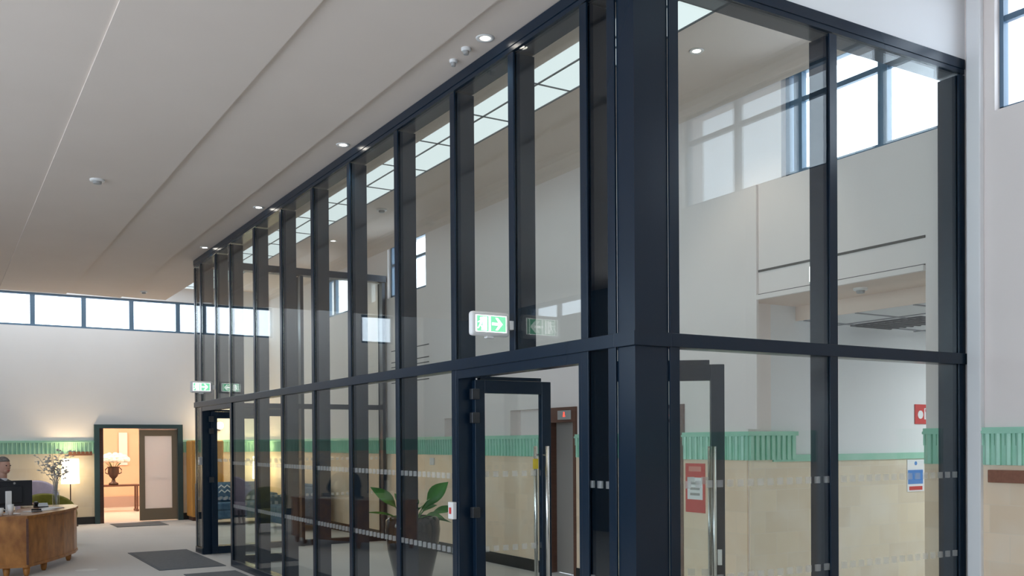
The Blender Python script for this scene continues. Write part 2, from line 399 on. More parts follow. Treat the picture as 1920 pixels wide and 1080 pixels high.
window(2, 0, W, -3.1, -.23, 4.0, 4.94, [-2.39, -1.6, -.8], [4.66], 'clerestory window in the right wall outside the screen', w=.03)
window(3, 0, W, .06, 1.78, 4.0, 4.94, [.76, 1.64], [4.66], 'clerestory window over the corridor inside the lobby', w=.045)
window(4, 0, W, 9.0, 10.44, 4.05, 4.94, [9.72], [4.6], 'clerestory window at the far end of the lobby')
window(5, 0, W, 12.2, 13.4, 4.05, 4.8, [13.05], [], 'clerestory window in the far lounge')
window(6, 0, LX-.2, -6, 3, .8, 4.1, [-4, -2, 0, 2], [3.2], 'tall window added to the unseen left wall for daylight')  # added out of view to let side daylight into the hall
window(11, 0, LX-.2, 3.3, 8.6, 2.2, 4.1, [5.0, 6.8], [], 'high window added to the unseen left wall for daylight')  # added out of view to brighten the far part of the ceiling
window(7, 0, LX-.2, 10.2, 12.3, 4.05, 4.4, [11.25], [], 'small high window of the left wall out of view')
# backlit opal skylight in the raised ceiling
sk = thing('window_8', 'backlit opal skylight strip in the raised ceiling', 'skylight', (1.43, 8, RZ-.1), kind='structure')
def sky_run(a, b):
    m_ = MB(); m_.box(SKY0, SKY1, a, b, RZ-.06, RZ-.04); link('opal_panel', m_, OPAL, sk)
    m_ = MB()
    for x in (SKY0, 1.43, SKY1): m_.box(x-.008, x+.008, a, b, RZ-.07, RZ-.03)
    y = a
    while y < b+.01: m_.box(SKY0, SKY1, y-.007, y+.007, RZ-.07, RZ-.03); y += 1.03
    link('skylight_frame', m_, mat('skylight bar', (.10, .11, .12), .5), sk)
    m_ = MB(); m_.box(SKY0-.012, SKY1+.012, a, b, RZ-.03, RZ+.10); link('light_box', m_, WHITE, sk)
sky_run(.12, 16.9); sky_run(-6.4, -.35)
sk = thing('window_9', 'added light panel hidden above the end of the low ceiling', 'skylight', (-2.8, 16.1, RZ), kind='structure')  # unseen panel added to brighten the far wall
link('opal_panel', MB().box(-6.6, .9, 15.3, 16.9, RZ+.05, RZ+.07), OPALB, sk)
m_ = MB()
for k in range(9): m_.box(-6.6+k*.93, -6.57+k*.93, 15.3, 16.9, RZ-.0, RZ+.05)
link('skylight_frame', m_, WHITE, sk); link('light_box', MB().box(-6.6, .9, 15.3, 16.9, RZ+.07, RZ+.15), WHITE, sk)

# corridor off the right wall -------------------------------------------------
mb = MB(); mb.box(W+.3, 9.0, 2.2, 2.4, 0, 3.2); struct(link('wall_corridor_far', mb, PLASF), 'white side wall of the corridor', 'wall')
mb = MB(); mb.box(W+.3, 9.0, -1.2, -1.0, 0, 3.2); struct(link('wall_corridor_near', mb, PLASF), 'near side wall of the corridor', 'wall')
mb = MB(); mb.box(9.0, 9.2, -1.2, 2.4, 0, 3.2); struct(link('wall_corridor_end', mb, PLASF), 'end wall of the corridor', 'wall')
mb = MB(); mb.box(W, W+.3, .33, 2.2, 2.94, 2.97); mb.box(W+.3, 3.75, -1.0, 2.2, 2.94, 3.1)
struct(link('ceiling', mb, mat('soffit plaster with warm light tint', (.80, .66, .57), .8)), 'soffit over the corridor mouth tinted pinkish for warm light', 'ceiling')  # pink of warm lamplight is mixed into the plaster colour
mb = MB(); mb.box(3.75, 9.0, -1.0, 2.2, 2.80, 3.1); struct(link('ceiling', mb, GREYT), 'grey tiled corridor ceiling', 'ceiling')
mb = MB(); mb.box(3.74, 3.75, -1.0, 2.2, 2.80, 2.94); struct(link('trim_3', mb, mat('bulkhead plaster with warm light tint', (.82, .68, .58), .8)), 'bulkhead inside the corridor tinted pinkish for warm light', 'trim')  # bulkhead colour carries the warm light that falls on it
mb = MB(); mb.box(3.11, 3.40, 2.185, 2.2, .15, 1.46); mb.box(3.40, 8.9, 2.185, 2.2, .15, 1.44)
struct(link('trim_dado', mb, TILEY), 'pale tiled dado along the corridor wall', 'tiles')
mb = MB(); mb.box(3.40, 8.9, 2.17, 2.2, 1.44, 1.505); struct(link('trim_4', mb, GREEN), 'thin green tile course in the corridor', 'tile band')
m_ = MB(); m_.box(3.07, 3.70, 2.178, 2.2, 1.46, 1.70); m_.box(3.05, 3.72, 2.15, 2.2, 1.69, 1.73)
for k in range(9): m_.box(3.09+k*.07, 3.09+k*.07+.042, 2.158, 2.2, 1.46, 1.69)
struct(link('trim_band', m_, GREEN), 'fluted green tile band on the corridor jamb', 'tile band')
mb = MB(); mb.box(3.1, 8.9, 2.17, 2.2, 0, .15); struct(link('baseboard_corridor', mb, BLACKT), 'black tile skirting in the corridor', 'skirting')
m_ = MB()
for k in range(1, 9): m_.box(3.75+k*.6-.012, 3.75+k*.6+.012, -1.0, 2.2, 2.792, 2.801)
for k in range(0, 6): m_.box(3.75, 9, -.9+k*.6-.012, -.9+k*.6+.012, 2.792, 2.801)
struct(link('trim_5', m_, mat('dark ceiling grid', (.25, .26, .28), .5)), 'grid of the corridor ceiling', 'ceiling grid')
for i, (x, y) in enumerate(((4.75, 1.75), (4.7, .75), (5.9, 1.45))):
    t = thing('air_grille', ['dark air grille nearest the mouth of the corridor ceiling', 'dark air grille along the far side of the corridor ceiling', 'dark air grille deepest in the corridor ceiling'][i], 'vent', (x, y, 2.77), 'air grilles in the corridor ceiling')
    m_ = MB(); m_.box(x-.28, x+.28, y-.40, y+.40, 2.785, 2.80); link('backing', m_, GRILLE, t)
    m_ = MB()
    for k in range(9): m_.box(x-.26, x+.26, y-.36+k*.085, y-.335+k*.085, 2.775, 2.79)
    link('slats', m_, GRILLE, t)
# dark strips standing in for shadow in the beam gaps of the lobby wall
mb = MB(); mb.box(W-.006, W+.01, .33, 2.06, 3.195, 3.215); mb.box(W-.006, W+.01, .33, 2.06, 2.985, 2.995)
for z in (3.15, 2.96, 2.88, 2.62): mb.box(W-.006, W+.01, 8.9, 10.3, z, z+.014)
struct(link('trim_6', mb, mat('painted gap shadow', (.10, .09, .08), .9)), 'thin painted gap shadow lines across the beams of the lobby wall', 'trim')
mb = MB(); mb.box(W-.03, W, 2.06, 2.2, 1.75, 4.0, .004); struct(link('trim_7', mb, PLAS), 'narrow plaster pilaster beside the corridor', 'trim')
mb = MB(); mb.box(W-.03, W+.3, .33, 2.06, 2.94, 2.985, .004); struct(link('trim_8', mb, PLAS), 'plaster lip under the corridor beam', 'trim')

# room behind the far doorway ------------------------------------------------
mb = MB(); mb.box(-2.5, 3.2, 22.4, 22.6, 0, 3); struct(link('wall_passage_back', mb, PEACHW), 'warm lit back wall seen through the doorway', 'wall')
mb = MB(); mb.box(-2.7, -2.5, FW+.25, 22.6, 0, 3); mb.box(3.2, 3.4, FW+.25, 22.6, 0, 3); struct(link('wall_passage_side', mb, PEACHW), 'side walls of the passage behind the doorway', 'wall')
mb = MB(); mb.box(-2.7, 3.4, FW+.25, 22.6, 3, 3.15); struct(link('ceiling', mb, PLASF), 'ceiling of the passage behind the doorway', 'ceiling')
mb = MB(); mb.box(-2.7, 3.4, FW+.2, 22.6, -.2, .0); struct(link('floor', mb, PALEF), 'pale floor of the passage behind the doorway', 'floor')
mb = MB(); mb.box(-2.5, 3.2, 22.36, 22.4, 0, .28); struct(link('baseboard_passage', mb, mat('mauve skirting', (.45, .33, .28), .6)), 'mauve skirting of the passage', 'skirting')
l = bpy.data.lights.new('passage_lamp', 'POINT'); l.energy = 95; l.color = (1, .86, .70); l.shadow_soft_size = .25
o = bpy.data.objects.new('passage_lamp', l); C.objects.link(o); o.location = (-1.2, 20.2, 2.6)
l = bpy.data.lights.new('passage_lamp', 'POINT'); l.energy = 80; l.color = (1, .86, .70); l.shadow_soft_size = .25
o = bpy.data.objects.new('passage_lamp', l); C.objects.link(o); o.location = (1.9, 19.4, 2.6)
l = bpy.data.lights.new('corridor_lamp', 'AREA'); l.energy = 38; l.color = (.88, .95, 1); l.size = .6; l.size_y = .6
o = bpy.data.objects.new('corridor_lamp', l); C.objects.link(o); o.location = (6.4, .6, 2.76)

# glazed side door in the right wall, outside the frame (it mirrors in the right-hand screen)
d = thing('door_4', 'glazed side door in the right wall out of view', 'door', (W+.1, -.95, 0), kind='structure')
m_ = MB(); m_.box(W-.02, W+.28, -1.36, -1.3, 0, 1.98); m_.box(W-.02, W+.28, -.6, -.55, 0, 1.98); m_.box(W-.02, W+.28, -1.3, -.6, 1.92, 1.98); link('door_frame', m_, WHITE, d)
m_ = MB(); m_.box(W+.0, W+.04, -1.3, -1.26, 0, 1.92); m_.box(W+.0, W+.04, -.64, -.6, 0, 1.92); m_.box(W+.0, W+.04, -1.26, -.64, 1.86, 1.92); m_.box(W+.0, W+.04, -1.26, -.64, 0, .2); lf = link('door_leaf', m_, WHITE, d)
link('pane', MB().box(W+.015, W+.025, -1.26, -.64, .2, 1.86), FROST, lf)
# far door
d = thing('door_1', 'doorway in the far wall with one frosted glass leaf', 'door', (.3, FW, 0), kind='structure')
m_ = MB(); m_.box(-.58, -.48, FW-.07, FW+.27, 0, 2.06); m_.box(1.09, 1.19, FW-.07, FW+.27, 0, 2.06); m_.box(-.48, 1.09, FW-.07, FW+.27, 1.98, 2.06)
link('door_frame', m_, TEAL, d)
m_ = MB(); m_.box(-.48, -.40, FW-.02, FW+.25, 0, 1.98); link('jamb_lining', m_, DARKW, d)
lf = None
m_ = MB(); x0, x1 = .31, 1.085
m_.box(x0, x0+.11, FW, FW+.05, .02, 1.95); m_.box(x1-.11, x1, FW, FW+.05, .02, 1.95); m_.box(x0+.11, x1-.11, FW, FW+.05, .02, .27); m_.box(x0+.11, x1-.11, FW, FW+.05, 1.82, 1.95)
lf = link('door_leaf', m_, TAUPE, d)
link('frosted_pane', MB().box(x0+.11, x1-.11, FW+.02, FW+.03, .27, 1.82), FROST, lf)
link('push_bar', MB().tube([(x0+.2, FW+.10, .93), (x1-.14, FW+.10, .96)], .012), STEEL, lf)
link('transom_light', MB().box(.30, 1.09, FW+.02, FW+.05, 1.955, 1.975), WHITE, d)

# ================================================================== GLAZED SCREENS
TR0, TR1 = 2.195, 2.275     # transom
def screen(name, label, axis, face, sgn, posts, rng, doorbay, skipfin=(), fin=.15):
    """face: glass plane; sgn: direction of the inside; posts: list of (u, upper_only)"""
    mid = (rng[0]+rng[1])/2
    t = thing(name, label, 'glass screen', ((face, mid, 0) if axis == 0 else (mid, face, 0)))
    def bx(m_, a, b, c, d, e, f, bev=0):
        q = sorted((face+sgn*a, face+sgn*b))
        return m_.box(q[0], q[1], c, d, e, f, bev) if axis == 0 else m_.box(c, d, q[0], q[1], e, f, bev)
    m_ = MB(); bx(m_, -.018, .17, rng[0], rng[1], HT-.07, HT); bx(m_, -.012, .16, rng[0], rng[1], HT-.105, HT-.07)
    link('head_rail', m_, NAVY, t)
    link('transom', bx(MB(), -.028, .10, rng[0], rng[1], TR0, TR1, .003), NAVY, t)
    spans = [(rng[0], rng[1])]
    if doorbay: spans = [(rng[0], doorbay[0]), (doorbay[1], rng[1])]
    for a, b in spans: link('base_rail', bx(MB(), -.02, .10, a, b, 0, .09, .003), NAVY, t)
    for u, up in posts:
        z0 = TR1 if up else 0
        m_ = MB(); bx(m_, -.014, 0, u-.037, u+.037, z0, HT-.115, .003); link('mullion', m_, NAVY, t)
        if u not in skipfin: link('fin', bx(MB(), .0142, fin+.015, u-.026, u+.026, z0, HT-.115), NAVY, t)
    us = [u for u, up in posts]
    for a, b in zip(us, us[1:]):
        link('glass_pane', bx(MB(), .001, .013, a, b, TR1-.03, HT-.09), GLASS, t)
    low = [u for u, up in posts if not up]
    for a, b in zip(low, low[1:]):
        if doorbay and a >= doorbay[0]-.05 and b <= doorbay[1]+.05: continue
        link('glass_pane', bx(MB(), .001, .013, a, b, .05, TR0+.03), FILM[axis], t)
    if doorbay:
        m_ = MB(); bx(m_, -.012, .09, doorbay[0], doorbay[1], 2.13, TR0); link('door_head', m_, NAVY, t)
        for u, q in ((doorbay[0], 1), (doorbay[1], -1)):
            m_ = MB(); bx(m_, -.01, .11, min(u, u+q*.03), max(u, u+q*.03), 0, 2.13); link('door_post', m_, NAVY, t)
    return t
SL = screen('glazed_screen', 'long dark blue steel and glass screen along the left of the lobby', 0, 0, 1,
            [(.2, 0), (.475, 0), (1.325, 1), (2.19, 0), (3.23, 0), (4.32, 0), (5.35, 0), (6.41, 0), (7.475, 0), (8.60, 0), (9.36, 1), (10.24, 0), (10.60, 0)],
            (.1625, 10.64), (.513, 2.15), skipfin=(.2,))
# second bay opening for the far doors is part of the same run
SR = screen('glazed_screen', 'short dark blue glass screen to the right of the black corner post', 1, 0, 1,
            [(.285, 0), (1.655, 0), (3.04, 0)], (.25, 3.075), None, skipfin=(.285,))
SF = screen('glazed_screen', 'far end glass screen of the lobby with steel frame', 1, 10.6, -1,
            [(.215, 0), (1.62, 0), (3.03, 0)], (.175, 3.075), None, fin=.13)
# the far doorway in the long screen: take away the pane and rail of that bay
for c in list(kids(SL)):
    if c.name.startswith('glass_pane'):
        ys = [v.co.y for v in c.data.vertices]; zs = [v.co.z for v in c.data.vertices]
        yo = 5.385
        if min(ys)+yo > 8.5 and max(ys)+yo < 10.35 and max(zs) < 3:
            for q in kids(c): bpy.data.objects.remove(q)
            bpy.data.objects.remove(c)
for c in list(kids(SL)):
    if c.name.startswith('base_rail'):
        ys = [v.co.y for v in c.data.vertices]
        if max(ys)+5.385 > 10: bpy.data.objects.remove(c)
link('base_rail', MB().box(-.02, .10, 2.153, 8.63, 0, .09, .003), NAVY, SL)
link('base_rail', MB().box(-.02, .10, 10.21, 10.64, 0, .09, .003), NAVY, SL)
link('door_head', MB().box(-.012, .09, 8.63, 10.21, 2.13, TR0), NAVY, SL)
link('door_post', MB().box(-.01, .11, 8.63, 8.66, 0, 2.13), NAVY, SL)
link('door_post', MB().box(-.01, .11, 10.18, 10.21, 0, 2.13), NAVY, SL)
# corner post
t = thing('corner_post', 'broad black steel corner post where the two glass screens meet', 'post', (.12, .07, 0))
m_ = MB(); m_.box(0, .247, 0, .161, 0, HT); link('post_casing', m_, NAVY, t)
link('post_core', MB().box(.176, .246, .1625, .34, 0, HT), NAVY, t)
link('collar', MB().prism([(-.028, -.028), (.25, -.028), (.25, 0), (0, 0), (0, .161), (-.028, .161)], TR0, TR1), NAVY, t)
link('cap', MB().prism([(-.018, -.018), (.25, -.018), (.25, 0), (0, 0), (0, .161), (-.018, .161)], HT-.115, HT), NAVY, t)

# glass door leaves -----------------------------------------------------------
def leaf(label, hinge, ang, w, h=2.11, swap=1, sticker=False):
    t = thing('glass_door', label, 'door', (hinge[0], hinge[1], .012), 'open glass doors of the lobby', local=True)
    s = .085; T = .028
    m_ = MB(); m_.box(0, s, -T, T, 0, h, .004); m_.box(w-s, w, -T, T, 0, h, .004); m_.box(s, w-s, -T, T, 0, .11, .002); m_.box(s, w-s, -T, T, h-.10, h, .002)
    link('leaf_frame', m_, NAVY, t)
    link('leaf_glass', MB().box(s-.01, w-s+.01, -.006, .006, .10, h-.09), FILM[1], t)
    for q in (-1, 1):
        hd = link('pull_handle', MB().tube([(w-.075, q*.085, .45), (w-.075, q*.085, 1.60)], .016, 12), STEEL, t, True)
        m_ = MB()
        for z in (.52, 1.53): m_.tube([(w-.075, q*.026, z), (w-.075, q*.085, z)], .008)
        link('handle_standoff', m_, STEEL, hd)
    for z in (1.10, 1.82, 2.0):
        link('hinge', MB().box(-.035, .03, -.045, .0, z-.04, z+.04, .004), HINGE, t)
    link('closer_arm', MB().box(.06, .68*w/.76, -.0, .05, h+.003, h+.03, .003), NAVY, t)
    link('lock_case', MB().box(w-.05, w-.02, -.033, .033, .86, .96, .003), STEEL, t)
    if sticker: link('sticker', MB().box(w-.16, w-.11, -.0072, -.0062, 1.42, 1.50), YEL, t)
    t.rotation_euler.z = ang
    return t
leaf('open glass door hinged on the left of the near doorway', (.10, 2.085), 0.0, .69, sticker=True)
leaf('open glass door swung back behind the black corner post', (.12, .60), math.radians(-35.5), .83)
leaf('open glass door on the far side of the far doorway', (.10, 10.12), 0.0, .76)
leaf('open glass door on the near side of the far doorway', (.10, 8.72), 0.0, .76)

# ================================================================== CEILING FITTINGS
def zc(x):
    for a, b in zip(p, p[1:]):
        if a[0] <= x <= b[0] and b[0] > a[0]: return a[1]+(x-a[0])/(b[0]-a[0])*(b[1]-a[1])
def downlight(label, loc, group, power=22):
    t = thing('downlight', label, 'light', loc, group, local=True)
    link('trim_ring', MB().lathe([(.036, 0.002), (.036, -.004), (.062, -.007), (.066, 0.0), (.036, .004)], n=24), WHITE, t, True)
    link('lens', MB().lathe([(.0001, -.002), (.035, -.002), (.035, .004), (.0001, .004)], n=20), LAMPE, t)
    l = bpy.data.lights.new('downlight_beam', 'SPOT'); l.energy = power; l.color = (1, .9, .76); l.spot_size = 1.7; l.spot_blend = .6; l.shadow_soft_size = .03
    o = bpy.data.objects.new('downlight_beam', l); C.objects.link(o); o.parent = t; o.location = (0, 0, -.03)
    return t
where = ['nearest the camera', 'second along from the camera', 'third along from the camera', 'farthest along the screen']
d0 = None
for i, (x, y) in enumerate(((-.14, 1.45), (-.12, 4.17), (-.11, 6.91), (-.10, 9.57))):
    if d0 is None: o = d0 = downlight('', (x, y, zc(x)-.001), 'downlights along the hall side of the screen')
    else: o = copy_tree(d0); o.location = (x, y, zc(x)-.001)
    o['label'] = 'round recessed ceiling downlight outside the long screen, '+where[i]
o = copy_tree(d0); o.location = (2.3, 2.0, RZ-.003); o['label'] = 'round downlight in the raised lobby ceiling, seen through the right screen'; o['group'] = 'downlights in the raised lobby ceiling'
o = copy_tree(d0); o.location = (2.36, 11.0, RZ-.003); o['label'] = 'round downlight in the raised ceiling at the far end of lobby'; o['group'] = 'downlights in the raised lobby ceiling'
def detector(name, label, loc, r=.055, grp=None):
    t = thing(name, label, 'detector', loc, grp, local=True)
    link('base', MB().lathe([(.0001, 0), (r, 0), (r*1.0, -.015), (r*.85, -.022), (.0001, -.022)], n=24), WHITE, t)
    link('sensor_head', MB().lathe([(.0001, -.022), (r*.6, -.022), (r*.55, -.045), (.0001, -.05)], n=20), GREYP, t)
    return t
detector('smoke_detector', 'round smoke detector in the middle of the stepped hall ceiling', (-1.93, 6.51, zc(-1.93)), .075)
detector('ceiling_sensor', 'small grey ceiling sensor beside the nearest downlight', (-.17, 1.67, zc(-.17)), .035, 'small ceiling sensors by the nearest downlight')
detector('ceiling_sensor', 'small grey ceiling sensor left of the other by the nearest downlight', (-.15, 1.90, zc(-.15)), .03, 'small ceiling sensors by the nearest downlight')
detector('smoke_detector', 'smoke detector at the far end of hall ceiling by the windows', (-.11, 14.1, zc(-.11)), .06)
detector('smoke_detector', 'smoke detector in the raised lobby ceiling beyond the skylight', (2.2, 8.6, RZ), .075)
detector('smoke_detector', 'domed white detector under the beam at the corridor mouth', (3.35, 1.13, 2.94), .06)

# ================================================================== EXIT SIGNS
def exit_sign(label, loc):
    t = thing('exit_sign', label, 'sign', loc, 'lit exit signs on the long screen', local=True)
    w, h = .30, .165                                            # local: x from -w to 0, faces +-y
    link('housing', MB().box(-w, 0, -.028, .028, -h/2, h/2, .022), WHITE, t, True)
    link('bracket', MB().box(-.0, .033, -.02, .02, -.03, .03), WHITE, t)
    link('indicator_lamp', MB().box(-w/2-.03, -w/2+.03, -.02, .02, -h/2-.014, -h/2+.002, .006), WHITE, t)
    for q in (-1, 1):
        f = link('sign_face', MB().box(-w+.03, -.03, q*.0285-.001, q*.0285+.001, -h/2+.027, h/2-.027), SIGNWH, t)
        y = q*.0302
        def fl(m_, pts):                                        # flat shape of 1 mm on the face
            return m_.extr([(x-w/2, z) for x, z in pts], 1, y-.0006, y+.0006)
        link('green_field', MB().box(-w+.105+.04, -.037, y-.0008-q*.0006, y+.0002-q*.0006, -.052, .052), SIGNG, f)
        link('green_field', MB().box(-w+.038, -w+.128, y-.0008-q*.0006, y+.0002-q*.0006, -.052, .052), SIGNG, f)
        a = MB(); fl(a, [(.005, -.009), (.055, -.009), (.055, .009), (.005, .009)])
        fl(a, [(.088, 0), (.05, .042), (.032, .042), (.062, 0)]); fl(a, [(.088, 0), (.062, 0), (.032, -.042), (.05, -.042)])
        link('arrow', a, SIGNWH, f)
        a = MB()                                                # doorway and running figure
        fl(a, [(-.068, -.046), (-.034, -.046), (-.034, .046), (-.068, .046)])
        link('doorway_symbol', a, SIGNWH, f)
        a = MB(); c = [(-.078+.011*math.cos(k*.785), .032+.011*math.sin(k*.785)) for k in range(8)]; fl(a, c)
        for pts in ([(-.088, .02), (-.07, .018), (-.078, -.012), (-.092, -.008)], [(-.09, -.008), (-.080, -.010), (-.066, -.024), (-.07, -.046), (-.078, -.046), (-.076, -.028)],
                    [(-.092, -.006), (-.084, -.010), (-.098, -.034), (-.108, -.034), (-.108, -.028), (-.102, -.028)], [(-.088, .02), (-.084, .016), (-.102, .004), (-.106, .008)], [(-.072, .018), (-.07, .012), (-.056, .004), (-.054, .010)]):
            fl(a, pts)
        link('running_figure', a, SIGNWH, f)
    l = bpy.data.lights.new('sign_glow', 'POINT'); l.energy = .0
    bpy.data.lights.remove(l)
    t.location = loc
    return t
e1 = exit_sign('lit green and white exit sign projecting over the near doorway', (-.048, 1.32, 2.445))
e2 = copy_tree(e1); e2.location = (-.048, 9.44, 2.445); e2['label'] = 'lit green and white exit sign projecting at the far end of the screen'
t = thing('exit_sign', 'small lit exit sign on the beam over the corridor mouth', 'sign', (3.08, 1.3, 3.02))
link('housing', MB().box(3.06, 3.1, 1.2, 1.44, 3.0, 3.15, .006), WHITE, t); link('sign_face', MB().box(3.055, 3.06, 1.215, 1.425, 3.015, 3.14), SIGNWH, t)
link('green_field', MB().box(3.052, 3.055, 1.29, 1.41, 3.03, 3.125), SIGNG, t)

# access boxes on the screen posts
t = thing('door_release', 'white door release box on the post left of the near doorway', 'switch', (-.03, 2.19, 1.06))
link('case', MB().box(-.05, -.0145, 2.15, 2.23, 1.06, 1.19, .006), WHITE, t); link('button', MB().box(-.056, -.05, 2.175, 2.205, 1.10, 1.15, .003), RED, t)
t = thing('door_release', 'grey door release box on the post at the far doorway', 'switch', (-.03, 10.23, 1.33))
link('case', MB().box(-.055, -.0145, 10.17, 10.29, 1.33, 1.45, .006), GREYP, t); link('button', MB().box(-.06, -.055, 10.21, 10.25, 1.37, 1.41, .003), WHITE, t)

# ================================================================== LOBBY FITTINGS
def lift(label, y0, y1, top, hy0):
    t = thing('door_%d' % hy0, label, 'lift', (W+.1, (y0+y1)/2, 0), kind='structure')
    m_ = MB(); m_.box(W-.03, W+.25, y1-.07, y1, 0, top); m_.box(W-.03, W+.25, y0, y0+.05, 0, top); m_.box(W-.03, W+.25, y0+.05, y1-.07, top-.18, top)
    link('surround', m_, DARKW, t)
    ym = (y0+y1)/2
    link('lift_door', MB().box(W+.17, W+.20, y0+.05, ym-.002, .01, top-.18), STEELD, t); link('lift_door', MB().box(W+.18, W+.21, ym+.002, y1-.07, .01, top-.18), STEELD, t)
    ds = link('floor_display', MB().box(W-.04, W-.03, y0+.08, y0+.36, top-.15, top-.04, .003), GREYP, t)
    c = y0+.22; m_ = MB(); x = W-.042
    m_.extr([(c-.025, top-.115), (c+.025, top-.115), (c+.012, top-.085), (c+.012, top-.06), (c-.012, top-.06), (c-.012, top-.085)], 0, x, x+.002)
    link('display_digit', m_, REDLED, ds)
    return t
lift('brown framed lift entrance seen through the open near doorway', 4.97, 5.75, 2.06, 2)
lift('brown framed lift entrance seen behind the right screen near the corner post', 3.08, 3.98, 2.02, 3)

t = thing('fire_sign', 'red fire equipment sign high on the corridor wall', 'sign', (5.68, 2.19, 1.82))
link('panel', MB().box(5.55, 5.82, 2.188, 2.199, 1.81, 2.02), RED, t)
m_ = MB().lathe([(.0001, 0), (.045, 0), (.045, .002), (.0001, .002)], (5.635, 2.1855, 1.91), 16, 'y'); m_.box(5.70, 5.79, 2.186, 2.188, 1.86, 1.98)
s = link('symbol', m_, PAPER, t)
m_ = MB(); m_.box(5.725, 5.765, 2.1845, 2.186, 1.87, 1.95); m_.box(5.715, 5.73, 2.1845, 2.186, 1.94, 1.97); link('pictogram', m_, RED, s)
t = thing('notice', 'white notice with blue and red panels under the green tile course', 'notice', (5.54, 2.18, 1.1))
sh = link('sheet', MB().box(5.40, 5.68, 2.178, 2.184, 1.09, 1.43), PAPER, t)
link('blue_panel', MB().box(5.41, 5.66, 2.1765, 2.178, 1.17, 1.32), BLUE, t)
link('red_panel', MB().box(5.43, 5.65, 2.1765, 2.178, 1.105, 1.145), RED, t)
link('emblem', MB().lathe([(.0001, 0), (.022, 0), (.022, .0015), (.0001, .0015)], (5.54, 2.1765, 1.39), 12, 'y'), BLUE, t)
t = thing('fire_call_point', 'small red fire call point beside the white notice', 'alarm', (5.78, 2.17, 1.2))
link('case', MB().box(5.73, 5.83, 2.15, 2.184, 1.18, 1.28, .006), RED, t); link('glass_cover', MB().box(5.75, 5.81, 2.146, 2.15, 1.2, 1.26), PAPER, t)
t = thing('fire_notice', 'tall red notice with white middle on the tiled pier by the lift', 'notice', (W-.025, 2.89, .94))
link('board', MB().box(W-.030, W-.021, 2.76, 3.04, .93, 1.42), RED, t)
pn = link('white_panel', MB().box(W-.0315, W-.030, 2.79, 3.01, 1.06, 1.28), PAPER, t)
m_ = MB()
for k in range(3): m_.box(W-.0318, W-.0315, 2.83, 2.97, 1.10+k*.055, 1.125+k*.055)
link('print_lines', m_, GREYP, pn)
m_ = MB(); m_.box(W-.0315, W-.030, 2.81, 2.99, 1.34, 1.39); link('heading_strip', m_, mat('pale red print', (.75, .25, .2), .5), t)
tag(link('wall_switch', MB().box(W-.035, W-.021, 8.70, 8.84, 1.30, 1.41, .004), WHITE), 'white switch plate on the tiles above the black planter', 'switch')
t = thing('name_board', 'brown wooden board on the tiled right wall outside the screen', 'board', (W-.03, -.37, 1.33))
link('board', MB().box(W-.05, W-.021, -.54, -.20, 1.335, 1.425, .003), SIGNW, t)
t = thing('name_board', 'brown wooden board on the far wall left of the doorway', 'board', (-.85, FW-.03, 1.42))
link('board', MB().box(-1.07, -.62, FW-.05, FW-.021, 1.42, 1.50, .003), SIGNW, t)

# planter with broad leaves
PX, PYY = 1.48, 6.1
t = thing('planter', 'tall gloss black planter inside the lobby behind the glass', 'planter', (PX, PYY, 0))
link('pot', MB().lathe([(.20, 0), (.22, .01), (.30, .35), (.33, .60), (.32, .72), (.285, .76), (.265, .76), (.265, .70), (.0001, .70)], (PX, PYY, 0), 40), POT, t, True)
link('soil', MB().lathe([(.0001, .70), (.262, .70), (.262, .715), (.0001, .725)], (PX, PYY, 0), 24), SOIL, t)
pl = thing('peace_lily', 'green broad leaved plant growing in the black planter', 'plant', (PX, PYY, .72))
def blade(base, az, rise, length, width, droop, tw=0, name='leaf', m=LEAF):
    L, R, mid = [], [], []; n = 12; d = Vector((math.cos(az), math.sin(az), 0)); sd = Vector((-math.sin(az), math.cos(az), 0)); up = Vector((-math.sin(rise)*math.cos(az), -math.sin(rise)*math.sin(az), math.cos(rise)))
    sd = sd*math.cos(tw)+up*math.sin(tw)
    for i in range(n+1):
        u = i/n; pos = Vector(base)+d*(length*u*math.cos(rise))+Vector((0, 0, length*(u*math.sin(rise)-droop*u*u)))
        k = max(0, (u-.35)/.65); wv = width*math.sin(math.pi*min(1, k**.75))*.5 if u > .35 else .004
        L.append(pos-sd*wv+Vector((0, 0, wv*.35))); R.append(pos+sd*wv+Vector((0, 0, wv*.35))); mid.append(pos)
    m_ = MB(); m_.quadstrip(L, mid); m_.quadstrip(mid, R); m_.tube(mid[:6], .006, 6)
    bmesh.ops.remove_doubles(m_.b, verts=m_.b.verts, dist=.0008)
    return link(name, m_, m, pl, True, thick=.003)
cr = math.radians
for az, ri, le, wi, dr, *tw in ((-32, 52, .62, .21, .06, 62), (-25, 24, .6, .13, .22, 40), (148, 46, .66, .15, .12, -55), (165, 18, .55, .07, .12), (-60, 60, .42, .13, .25), (60, 50, .5, .13, .25), (100, 60, .5, .14, .3),
                           (-100, 45, .48, .12, .35), (-150, 55, .45, .12, .3), (-20, 8, .42, .09, .25), (20, 40, .5, .12, .35), (200, 60, .5, .1, .2), (-45, 30, .40, .11, .45)):
    blade((PX+.05*math.cos(cr(az)), PYY+.05*math.sin(cr(az)), .72), cr(az), cr(ri), le, wi, dr, cr(tw[0] if tw else 25))

